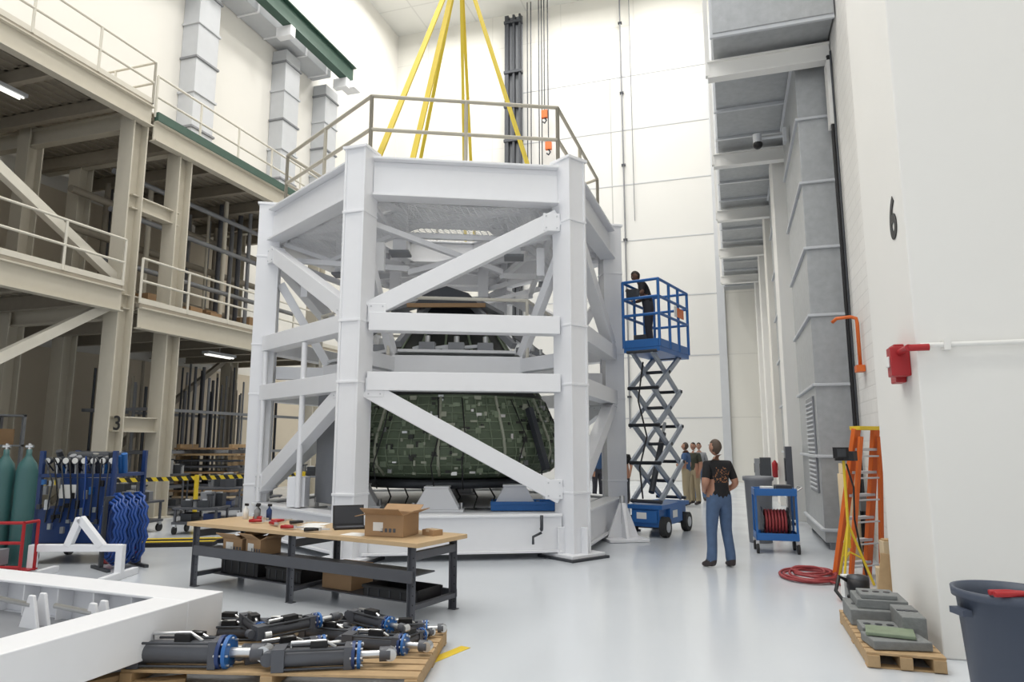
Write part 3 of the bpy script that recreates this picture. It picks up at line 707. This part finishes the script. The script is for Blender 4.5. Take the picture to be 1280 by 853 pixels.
for i,(x,y,r) in enumerate(((-2.75,.4,20),(-2.35,.25,-30),(-2.25,.6,60),(-1.9,.15,10),(-3.0,.6,-10),(-1.5,.15,35),(-2.6,.6,80))):
    b=MB('hand_tool',TM@T(x,y,TH_+.004)@RZ(r)@Matrix.Scale(1.25,4)); c=RED if i%3!=2 else BLACK
    b.tube([(-.14,.02,.02),(-.06,.012,.022),(0,0,.02)],[.016,.015,.01],c,n=8); b.tube([(-.14,-.03,.02),(-.06,-.014,.022),(0,0,.02)],[.016,.015,.01],c,n=8)
    b.cyl((-.005,0,.006),(-.005,0,.034),.016,STEEL); b.beam((0,0,.02),(.08,.006,.02),.02,.014,STEEL); b.done()
for i in range(4):
    b=MB('spray_bottle',TM@T(-3.35+i*.11,.6+(i%2)*.1,TH_)); b.lathe((0,0,0),[(.001,0),(.035,0),(.035,.12),(.012,.15),(.012,.17),(.001,.17)],[PAPER,BLACK,MGREY,BLUED][i],14); b.box((0.01,0,.185),(.06,.02,.03),BLACK); b.done()

# ---------------------------------------------------------------- foreground pallet of hydraulic actuators
PM=PLAN@T(-1.72,5.85)@RZ(-4)
def pallet(name,M,w,l):
    b=MB(name,M,.003)
    for x in(-w/2+.05,0,w/2-.05): b.box((x,0,.055),(.09,l,.09),WOOD)
    k=int(l/.14)
    for i in range(k): b.box((0,-l/2+l*(i+.5)/k,.11),(w,l/k*.78,.02),WOOD)
    for i in(0,1,2): b.box((0,-l/2+.07+i*(l-.14)/2,.006),(w,.1,.012),WOOD)
    return b.done()
pallet('wooden_pallet',PM,2.2,1.3)
def actuator(M,L=1.0,r=.065):
    b=MB('hydraulic_cylinder',M,.003); z=r*1.25
    b.cyl((-L/2,0,z),(L*.12,0,z),r,GREYP,n=20)
    b.box((-L/2,0,z),(.09,r*2.4,r*2.4),GREYP); b.box((L*.12,0,z),(.06,r*2.4,r*2.4),GREYP)
    for sy in(-1,1):
        for sz in(-1,1): b.cyl((-L/2,sy*r,z+sz*r),(L*.12,sy*r,z+sz*r),.010,DSTEEL,n=6)
    b.cyl((L*.15,0,z),(L*.18,0,z),r*1.5,BLUED,n=24); b.cyl((L*.20,0,z),(L*.23,0,z),r*1.5,BLUE,n=24)
    for k in range(8):
        a=k*math.pi/4; b.cyl((L*.135,r*1.25*math.cos(a),z+r*1.25*math.sin(a)),(L*.25,r*1.25*math.cos(a),z+r*1.25*math.sin(a)),.009,STEEL,n=6)
    b.cyl((L*.2,0,z),(L*.42,0,z),r*.45,STEEL,n=14); b.cyl((L*.40,0,z),(L*.5,0,z),r*.8,GREYP,n=14); b.cyl((L*.5,-r*.6,z),(L*.5,r*.6,z),r*.7,STEEL,n=16)
    b.cyl((-L/2-.08,-r*.6,z),(-L/2-.08,r*.6,z),r*.75,GREYP,n=16)
    b.tube([(-L*.4,0,z+r),(-L*.4,0,z+r*1.6),(-L*.1,0,z+r*1.7),(0,0,z+r)],.012,STEEL,n=6); b.box((-L*.15,0,z+r*1.3),(.12,.07,.06),BLACK)
    b.done()
for i,(x,y,r,z,L,rr) in enumerate(((-.55,-.52,2,.12,.95,.08),(.45,-.48,12,.12,.8,.065),(-.65,-.22,-12,.12,.8,.05),(.10,-.22,30,.12,.75,.05),(.75,-.10,-8,.12,.65,.055),(-.55,.18,5,.12,.85,.05),(.3,.15,-15,.12,.75,.05),(.85,.40,10,.12,.5,.045),(-.1,.42,2,.12,.8,.045),(0,.0,50,.25,.7,.042),(.6,.18,-35,.23,.65,.042),(-.75,.48,-4,.12,.6,.045),(.35,.5,-6,.12,.6,.04),(-.35,-.05,-50,.23,.6,.042),(.9,.15,60,.12,.45,.04),(-.9,.0,70,.12,.5,.045))):
    actuator(PM@T(x,y,z)@RZ(r),L,rr)
b=MB('timber_offcuts',PLAN@T(-2.85,5.25)@RZ(15),.004)
b.box((0,0,.02),(.9,.12,.04),WOOD,5); b.box((.1,-.2,.02),(.5,.14,.04),TAN,-20); b.box((-.1,.05,.06),(.4,.1,.04),WOOD,30); b.done()
b=MB('floor_tape_marking',PLAN@T(-.62,5.95)@RZ(-33)); b.box((0,0,.002),(.1,.8,.003),YELP); b.done()

# foreground white steel frame
C0=Vector((-2.70,5.95)); d1=Vector((-.31,-.95)); d2=Vector((-.925,.38))
b=MB('white_support_frame',PLAN,.008)
def fb(p,q,z=.34,h=.34,w=.36):
    b.ibeam((p.x,p.y,z),(q.x,q.y,z),w,h,W_,.025)
    n=int((q-p).length/.45)
    u=(q-p).normalized(); s_=Vector((-u.y,u.x))
    for i in range(1,n):
        c=p.lerp(q,i/n)
        for sg in(-1,1):
            cc=c+s_*sg*w*.26; b.box((cc.x,cc.y,z),(.015,w*.42,h-.05),W_,math.degrees(math.atan2(u.y,u.x)))
P3=C0+d1*3.2;P2=C0+d2*5.0;P4=P3+d2*5.0
fb(C0,P3);fb(C0,P2);fb(P3,P4);fb(P2,P4)
b.beam((C0.x-d2.x*.17,C0.y-d2.y*.17,.34),(P3.x-d2.x*.17,P3.y-d2.y*.17,.34),.02,.338,W_)
for p in(C0,P3,P2,P4): b.box((p.x,p.y,.34),(.38,.38,.345),W_,-20); b.box((p.x,p.y,.085),(.2,.2,.17),W_,-20)
for i in range(5):
    q=C0+d2*(.6+.75*i)+d1*.42; b.cyl((q.x,q.y,.40),(q.x+d2.x*.45,q.y+d2.y*.45,.42),.022,STEEL)
    b.prism([(-.12,0),(.12,0),(.03,.28),(-.03,.28)],-.015,.015,W_,T(q.x,q.y,.20)@RZ(-22)@RX(90))
    b.prism([(-.12,0),(.12,0),(.03,.28),(-.03,.28)],-.015,.015,W_,T(q.x-.1*d1.x,q.y-.1*d1.y,.20)@RZ(-22)@RX(90))
b.prism([(p.x,p.y) for p in (C0+d2*.1+d1*.1,P3+d2*.1,P4,P2+d1*.1)],.20,.215,MGREY)
b.done()
b=MB('white_tube_stand',PLAN,.005)
x0,x1,y=-6.3,-5.15,9.3
b.beam((x0,y,.40),(x1,y,.40),.08,.09,W_); b.beam((x0,y,0),(x0,y,.44),.09,.09,W_); b.beam((x1,y,0),(x1,y,.44),.09,.09,W_)
b.beam((x0+.45,y,.42),(x0+.58,y,.78),.09,.09,W_); b.beam((x1-.25,y,.42),(x0+.58,y,.78),.09,.09,W_); b.beam((x0,y-.5,.045),(x0,y+.5,.045),.08,.09,W_); b.beam((x1,y-.4,.045),(x1,y+.4,.045),.08,.09,W_); b.done()

# ---------------------------------------------------------------- left equipment
b=MB('hydraulic_power_unit',PLAN@T(-6.55,10.9),.008)
b.box((0,0,.55),(1.15,.9,.5),BLUED); b.box((0,0,.25),(1.25,1.0,.08),BLUED)
for sx in(-.55,.55):
    for sy in(-.42,.42):
        b.box((sx,sy,.95),(.06,.06,1.4),BLUED); b.cyl((sx-.03,sy,.1),(sx+.03,sy,.1),.1,RED if sx>0 else BLACK,n=18); b.box((sx,sy,.2),(.08,.08,.05),STEEL)
b.box((0,0,1.28),(1.15,.9,.05),BLUED); b.box((.15,-.44,1.0),(.75,.03,.5),BLUED); b.box((-.1,-.46,1.05),(.25,.02,.2),PAPER)
for k in range(24):
    x=-.52+.045*k; b.cyl((x,-.2+.3*random.random(),1.3),(x+.05*random.random(),-.2,1.45+.2*random.random()),.03+.025*random.random(),random.choice([STEEL,DSTEEL,DSTEEL,BLUE,MGREY]),n=10)
for k in range(8):
    x=-.5+.14*k; b.cyl((x,-.35,1.5),(x,-.39,1.5),.045,PAPER,n=16); b.cyl((x,-.33,1.5),(x,-.385,1.5),.055,DSTEEL,n=16); b.cyl((x,-.35,1.3),(x,-.35,1.48),.015,STEEL,n=6)
for k in range(28): b.box((-.5+.038*k,-.47,random.uniform(.45,1.2)),(.05,.05,random.uniform(.05,.15)),random.choice([STEEL,DSTEEL,BLACK,BLUE,MGREY,BLACK]))
b.cyl((-.4,0,1.55),(.45,0,1.55),.09,DSTEEL); b.cyl((-.3,.25,1.45),(.3,.25,1.45),.14,MGREY)
for k in range(9): b.tube([(-.45+.11*k,-.3,1.35),(-.45+.12*k,-.5,1.6-.15*random.random()),(-.3+.1*k,-.52,1.2-.3*random.random()),(-.4+.11*k,-.46,.6)],.012,random.choice([BLACK,DSTEEL,BLUEH,BLACK]),n=6)
b.done()
b=MB('blue_hose_coil',PLAN@T(-5.62,10.15)@RZ(50))
for k in range(12):
    r=.28+.03*(k%4); n=28
    b.tube([(.035*k-.2+.02*math.sin(3*i),(r+.02)*math.cos(2*math.pi*i/n)*.9,.55+(r+.04)*1.2*math.sin(2*math.pi*i/n)) for i in range(n)],.022,BLUEH,n=6,closed=True)
b.box((0,0,.98),(.55,.06,.06),DSTEEL); b.box((-.25,0,.49),(.05,.05,.98),DSTEEL); b.box((.25,0,.49),(.05,.05,.98),DSTEEL); b.box((-.25,0,.02),(.05,.6,.04),DSTEEL); b.box((.25,0,.02),(.05,.6,.04),DSTEEL)
b.done()
for x,y in ((-6.98,9.55),(-6.70,9.6),(-7.26,9.65)):
    b=MB('gas_cylinder',PLAN@T(x,y)); b.lathe((0,0,0),[(.001,.1),(.125,.1),(.13,.15),(.13,1.38),(.11,1.48),(.05,1.57),(.035,1.6),(.035,1.68),(.001,1.68)],TEAL,24); b.cyl((0,0,1.66),(0,0,1.76),.02,STEEL); b.cyl((-.05,0,1.72),(.05,0,1.72),.02,STEEL)
    b.lathe((0,0,0),[(.001,0),(.12,0),(.12,.11),(.001,.11)],DSTEEL,20); b.done()
b=MB('red_cylinder_cart',PLAN@T(-6.5,9.15),.004)
for x in(-.6,.25):
    b.cyl((x,-.15,.12),(x,-.15,.75),.02,RED); b.cyl((x,.12,.12),(x,.12,.75),.02,RED); b.cyl((x,-.2,.07),(x,-.25,.07),.07,BLACK)
    b.cyl((x,-.15,.75),(x,.12,.75),.02,RED)
for z in(.2,.5,.75): b.cyl((-.6,-.15,z),(.25,-.15,z),.02,RED)
b.box((-.17,0,.14),(.9,.3,.02),RED); b.box((-.3,0,.3),(.4,.25,.2),MGREY); b.done()
def dolly(x,y,w,l,h,m,name='equipment_dolly'):
    b=MB(name,PLAN@T(x,y)@RZ(random.uniform(-15,15)),.004)
    b.box((0,0,.22),(w,l,.05),m); b.box((0,0,h),(w,l,.04),m)
    for sx in(-1,1):
        for sy in(-1,1):
            b.box((sx*w*.45,sy*l*.42,h/2+.1),(.04,.04,h-.2),m); b.cyl((sx*w*.45-.02,sy*l*.42,.08),(sx*w*.45+.02,sy*l*.42,.08),.08,BLACK,n=14); b.box((sx*w*.45,sy*l*.42,.17),(.06,.06,.08),STEEL)
    for k in range(8):
        px=random.uniform(-w*.35,w*.35);py=random.uniform(-l*.3,l*.3); hh=random.uniform(.1,.35)
        if k%2: b.cyl((px,py,h+.02),(px,py,h+.02+hh),.05,random.choice([MGREY,STEEL,GREYP]),n=12); b.cyl((px,py,h+.02+hh),(px,py,h+.05+hh),.07,DSTEEL,n=12)
        else: b.box((px,py,h+.02+hh/2),(.22,.18,hh),random.choice([MGREY,GREYP,DSTEEL,DSTEEL])); b.box((px,py,h+.03+hh),(.1,.1,.03),STEEL)
    for k in range(3): b.box((random.uniform(-w*.3,w*.3),0,.32),(.2,l*.6,.15),random.choice([DSTEEL,MGREY,BLUED]))
    b.done()
dolly(-7.7,14.2,1.0,.6,.6,GREYP); dolly(-6.2,14.0,.9,.6,.5,GREYP); dolly(-8.8,15.6,.9,.7,.8,MGREY); dolly(-7.1,17.0,1.1,.8,.7,GREYP); dolly(-5.6,15.6,.7,.6,.6,GREYP); dolly(-9.7,12.6,.8,.7,1.0,GREYP); dolly(-5.3,18.6,1.0,.7,.9,MGREY); dolly(-8.6,17.4,.9,.7,1.0,GREYP)
b=MB('lumber_stack',PLAN@T(-8.3,19.2),.004)
for k in range(9):
    z=.35+.16*k
    for j in range(5): b.box((random.uniform(-.1,.1),-.5+j*.24,z),(1.9+random.uniform(-.5,.3),.2,.05),random.choice([WOOD,TAN,CARD,MGREY,GREYP,DSTEEL]))
    for s_ in(-.7,.7): b.box((s_,0,z+.07),(.1,1.1,.1),random.choice([WOOD,GREYP]))
for s_ in(-.7,.7): b.box((s_,0,.16),(.12,1.1,.32),GREYP)
b.done()
b=MB('safety_barrier',PLAN)
for x,y in((-7.25,16.0),(-9.6,13.8),(-5.4,18.0)):
    b.cyl((x,y,.03),(x,y,1.05),.05,YELP,n=14); b.lathe((x,y,0),[(.001,0),(.2,0),(.18,.05),(.05,.07),(.001,.07)],BLACK,20)
b.beam((-9.6,13.8,.98),(-7.25,16.0,.98),.01,.09,STRIPE); b.beam((-7.25,16.0,.98),(-5.4,18.0,.98),.01,.09,STRIPE); b.done()
b=MB('floor_cable_ramp',PLAN,.01)
for k,(a,c) in enumerate((((-7.0,12.5),(-4.9,12.8)),((-7.0,12.1),(-5.2,12.35)))):
    b.beam((a[0],a[1],.035),(c[0],c[1],.035),.28,.07,BLACK); b.beam((a[0],a[1],.075),(c[0],c[1],.075),.12,.012,YELP)
b.done()

# ---------------------------------------------------------------- right side items (building frame)
b=MB('blue_tool_cart',T(.62,12.4)@RZ(4),.006)
for z in(.22,.93): 
    b.box((0,0,z),(.66,.5,.03),BLUE)
    for s_ in(-1,1): b.box((s_*.32,0,z+.05),(.02,.5,.1),BLUE); b.box((0,s_*.24,z+.05),(.66,.02,.1),BLUE)
for sx in(-.31,.31):
    for sy in(-.22,.22): b.box((sx,sy,.58),(.035,.035,.75),BLUE); b.cyl((sx-.02,sy,.08),(sx+.02,sy,.08),.08,RUBBER,n=18); b.box((sx,sy,.17),(.05,.06,.06),STEEL)
for k in range(7):
    b.tube([(-.15+.05*k,.17*math.cos(a),.48+.19*math.sin(a)) for a in [2*math.pi*i/24 for i in range(24)]],.022,REDH,n=6,closed=True)
b.cyl((-.2,0,.48),(.2,0,.48),.1,DSTEEL); b.cyl((-.2,0,.48),(-.22,0,.48),.24,DSTEEL,n=24); b.cyl((.2,0,.48),(.22,0,.48),.24,DSTEEL,n=24); b.box((0,0,.3),(.3,.2,.14),DSTEEL)
b.tube([(.33,-.2,.98),(.42,-.2,1.05),(.42,.2,1.05),(.33,.2,.98)],.015,STEEL); b.box((.15,.0,1.02),(.25,.3,.12),DSTEEL); b.box((-.1,.05,1.0),(.2,.2,.1),PAPER); b.done()
b=MB('grey_waste_bin',T(.42,13.5)); b.lathe((0,0,0),[(.001,0),(.20,0),(.24,1.08),(.27,1.10),(.27,1.17),(.23,1.17),(.18,.05),(.001,.05)],MGREY,28); b.done()
b=MB('folding_step_ladder',T(1.53,10.35)@RZ(-48),.003)
for yy0,yy1 in((-.29,-.18),(.29,.18)):
    b.beam((-.12,yy0,0),(.26,yy1,1.95),.06,.11,ORANGE); b.beam((.10,yy0,0),(.32,yy1,1.85),.04,.06,ORANGE)
for k in range(6):
    t=(k+.6)/6.5; w=.28-.1*t; b.box((-.12+.38*t,0,1.95*t),(.11,w*2+.02,.035),GALVL)
    b.cyl((.10+.22*t,-w,1.85*t),(.10+.22*t,w,1.85*t),.012,GALVL,n=8)
b.box((.27,0,1.96),(.16,.44,.05),YELP)
b.done()
b=MB('work_light_stand',T(1.36,9.82))
b.cyl((0,0,.45),(0,0,1.55),.018,YELP)
for a in(0,120,240): 
    ca,sa=math.cos(math.radians(a)),math.sin(math.radians(a)); b.cyl((0,0,.75),(.25*ca,.25*sa,.01),.016,YELP,n=8); b.cyl((0,0,.4),(.15*ca,.15*sa,.32),.01,YELP,n=8)
b.box((0,0,1.56),(.2,.06,.04),BLACK)
b.box((-.03,-.04,1.64),(.15,.12,.14),BLACK,20); b.box((.08,-.02,1.60),(.13,.12,.12),BLACK,-30); b.box((-.03,-.105,1.64),(.11,.01,.10),DSTEEL,20)
b.tube([(.03,0,1.5),(.1,.02,1.2),(.08,0,.8),(.15,.05,.3),(.2,.1,.02)],.012,BLACK,n=6); b.done()
for i,(y,h) in enumerate(((12.05,1.45),(11.77,1.3))):
    b=MB('rolled_tan_matting',T(1.72-.06*i,y)); b.lathe((0,0,0),[(.03,0),(.13,0),(.13,h),(.03,h),(.03,0)],TAN,24); b.lathe((0,0,0),[(.05,h),(.09,h+.004),(.09,h),(.05,h)],CARD,20); b.done()
b=MB('coiled_red_hose',T(.92,10.15))
pts=[]
for i in range(190):
    a=i*.25; r=.34-.0009*i+.05*math.sin(i*.21); pts.append((r*math.cos(a)*1.1,r*math.sin(a)*1.5,.02+.0004*i+.008*math.sin(i*.6)))
pts+=[(.3,-.5,.02),(.45,-.9,.02),(.3,-1.3,.02)]
b.tube(pts,.016,REDH,n=7); b.done()
RP=T(1.22,7.05)
pallet('small_wooden_pallet',RP,.56,1.5)
b=MB('stacked_concrete_blocks',RP,.008)
for (x,y,z,w,l,h) in((-.08,.35,.12,.36,.5,.14),(.02,.38,.26,.42,.42,.08),(-.08,-.15,.12,.3,.3,.08),(.16,-.1,.12,.18,.5,.20),(.0,.35,.34,.3,.3,.04)):
    b.box((x,y,z+h/2+.001),(w,l,h),BLOCK)
    for k in range(3): b.cyl((x-w*.3+k*w*.3,y,z+h),(x-w*.3+k*w*.3,y,z+h+.006),.03,DSTEEL,n=10)
b.box((-.02,-.5,.16),(.44,.3,.07),BLOCK,10); b.box((-.05,-.45,.215),(.36,.26,.03),CAPG2,-8); b.done()
b=MB('shop_vacuum',T(1.30,8.95)); b.lathe((0,0,.05),[(.001,0),(.10,0),(.12,.08),(.12,.18),(.001,.18)],BLACK,20); b.lathe((0,0,.23),[(.12,0),(.11,.03),(.001,.05)],DSTEEL,20)
for a in range(4): b.sph((.1*math.cos(a*1.57),.1*math.sin(a*1.57),.025),.025,BLACK,8)
b.tube([(-.11,0,.2),(-.2,-.05,.25),(-.25,-.1,.1),(-.2,-.2,.03),(0,-.25,.03)],.022,BLACK); b.box((-.05,.16,.12),(.2,.1,.24),PAPER,15); b.done()
b=MB('leaning_timber_boards',T(1.60,8.85),.004)
b.box((.02,-.05,.34),(.16,.16,.68),TAN,6); b.box((-.10,-.1,.20),(.08,.14,.40),TAN,-5); b.box((.02,-.05,.69),(.13,.13,.02),WOOD,6)
b.beam((-.10,-.2,.0),(-.02,-.15,.55),.14,.025,WOOD); b.done()
b=MB('trash_can',PLAN@T(3.27,4.72)); b.lathe((0,0,0),[(.001,0),(.225,0),(.235,.03),(.285,.74),(.31,.745),(.315,.80),(.295,.80),(.27,.74),(.22,.04),(.001,.04)],TRASH,40)
for a in(0,math.pi): b.box((.31*math.cos(a),.31*math.sin(a),.66),(.06,.14,.04),TRASH)
b.done()
b=MB('red_bolt_cutter',PLAN@T(3.12,4.48,.80)@RZ(-5),.003); b.tube([(-.1,.03,.02),(0,.02,.025),(.12,.0,.02)],.018,RED); b.tube([(-.1,-.03,.02),(0,-.02,.02),(.12,.0,.02)],.018,RED); b.box((.15,0,.02),(.09,.04,.02),DSTEEL); b.done()
for (x,y,w,l,h,m) in((1.05,25.2,.35,.5,1.3,DSTEEL),(1.18,16.6,.14,.35,1.7,GREYP),(1.0,28.7,.4,.6,1.2,MGREY)):
    b=MB('control_cabinet',T(x,y),.01); b.box((0,0,h/2+.06),(w,l,h-.12),m); b.box((-w/2-.01,0,h*.7),(.02,l*.7,h*.3),SCREEN)
    for s_ in(-1,1): b.box((0,s_*l*.4,.03),(w*.9,.05,.06),BLACK)
    b.box((-w/2-.015,l*.3,h*.4),(.02,.03,.15),STEEL); b.done()
b=MB('fire_extinguisher',T(1.15,21.4)); b.bx((.02,.12,1.0),(.09,.19,1.2),RED); b.lathe((0,.08,.8),[(.001,0),(.08,0),(.08,.4),(.03,.48),(.001,.5)],RED,16); b.done()

# ---------------------------------------------------------------- lighting
def area(loc,size,power,rot=(0,0,0),col=(1,.97,.925)):
    l=bpy.data.lights.new('high_bay_light','AREA'); l.energy=power; l.size=size; l.color=col
    o=bpy.data.objects.new('high_bay_light',l); o.location=loc; o.rotation_euler=rot; bpy.context.collection.objects.link(o)
for x in(-14.5,-8.5,-2.5):
    for y in(-2,6,14,22,30): area((x,y,ZC-.6),2.2,470)
w=bpy.data.worlds.new('World'); scn.world=w; w.use_nodes=True
w.node_tree.nodes['Background'].inputs[0].default_value=(.94,.97,1,1); w.node_tree.nodes['Background'].inputs[1].default_value=.95

cam=bpy.data.cameras.new('Camera'); co=bpy.data.objects.new('Camera',cam); bpy.context.collection.objects.link(co)
co.location=(0,0,1.75); co.rotation_euler=(math.radians(98.6),0,PSI); cam.lens=24; cam.sensor_width=36; cam.clip_end=200
scn.camera=co
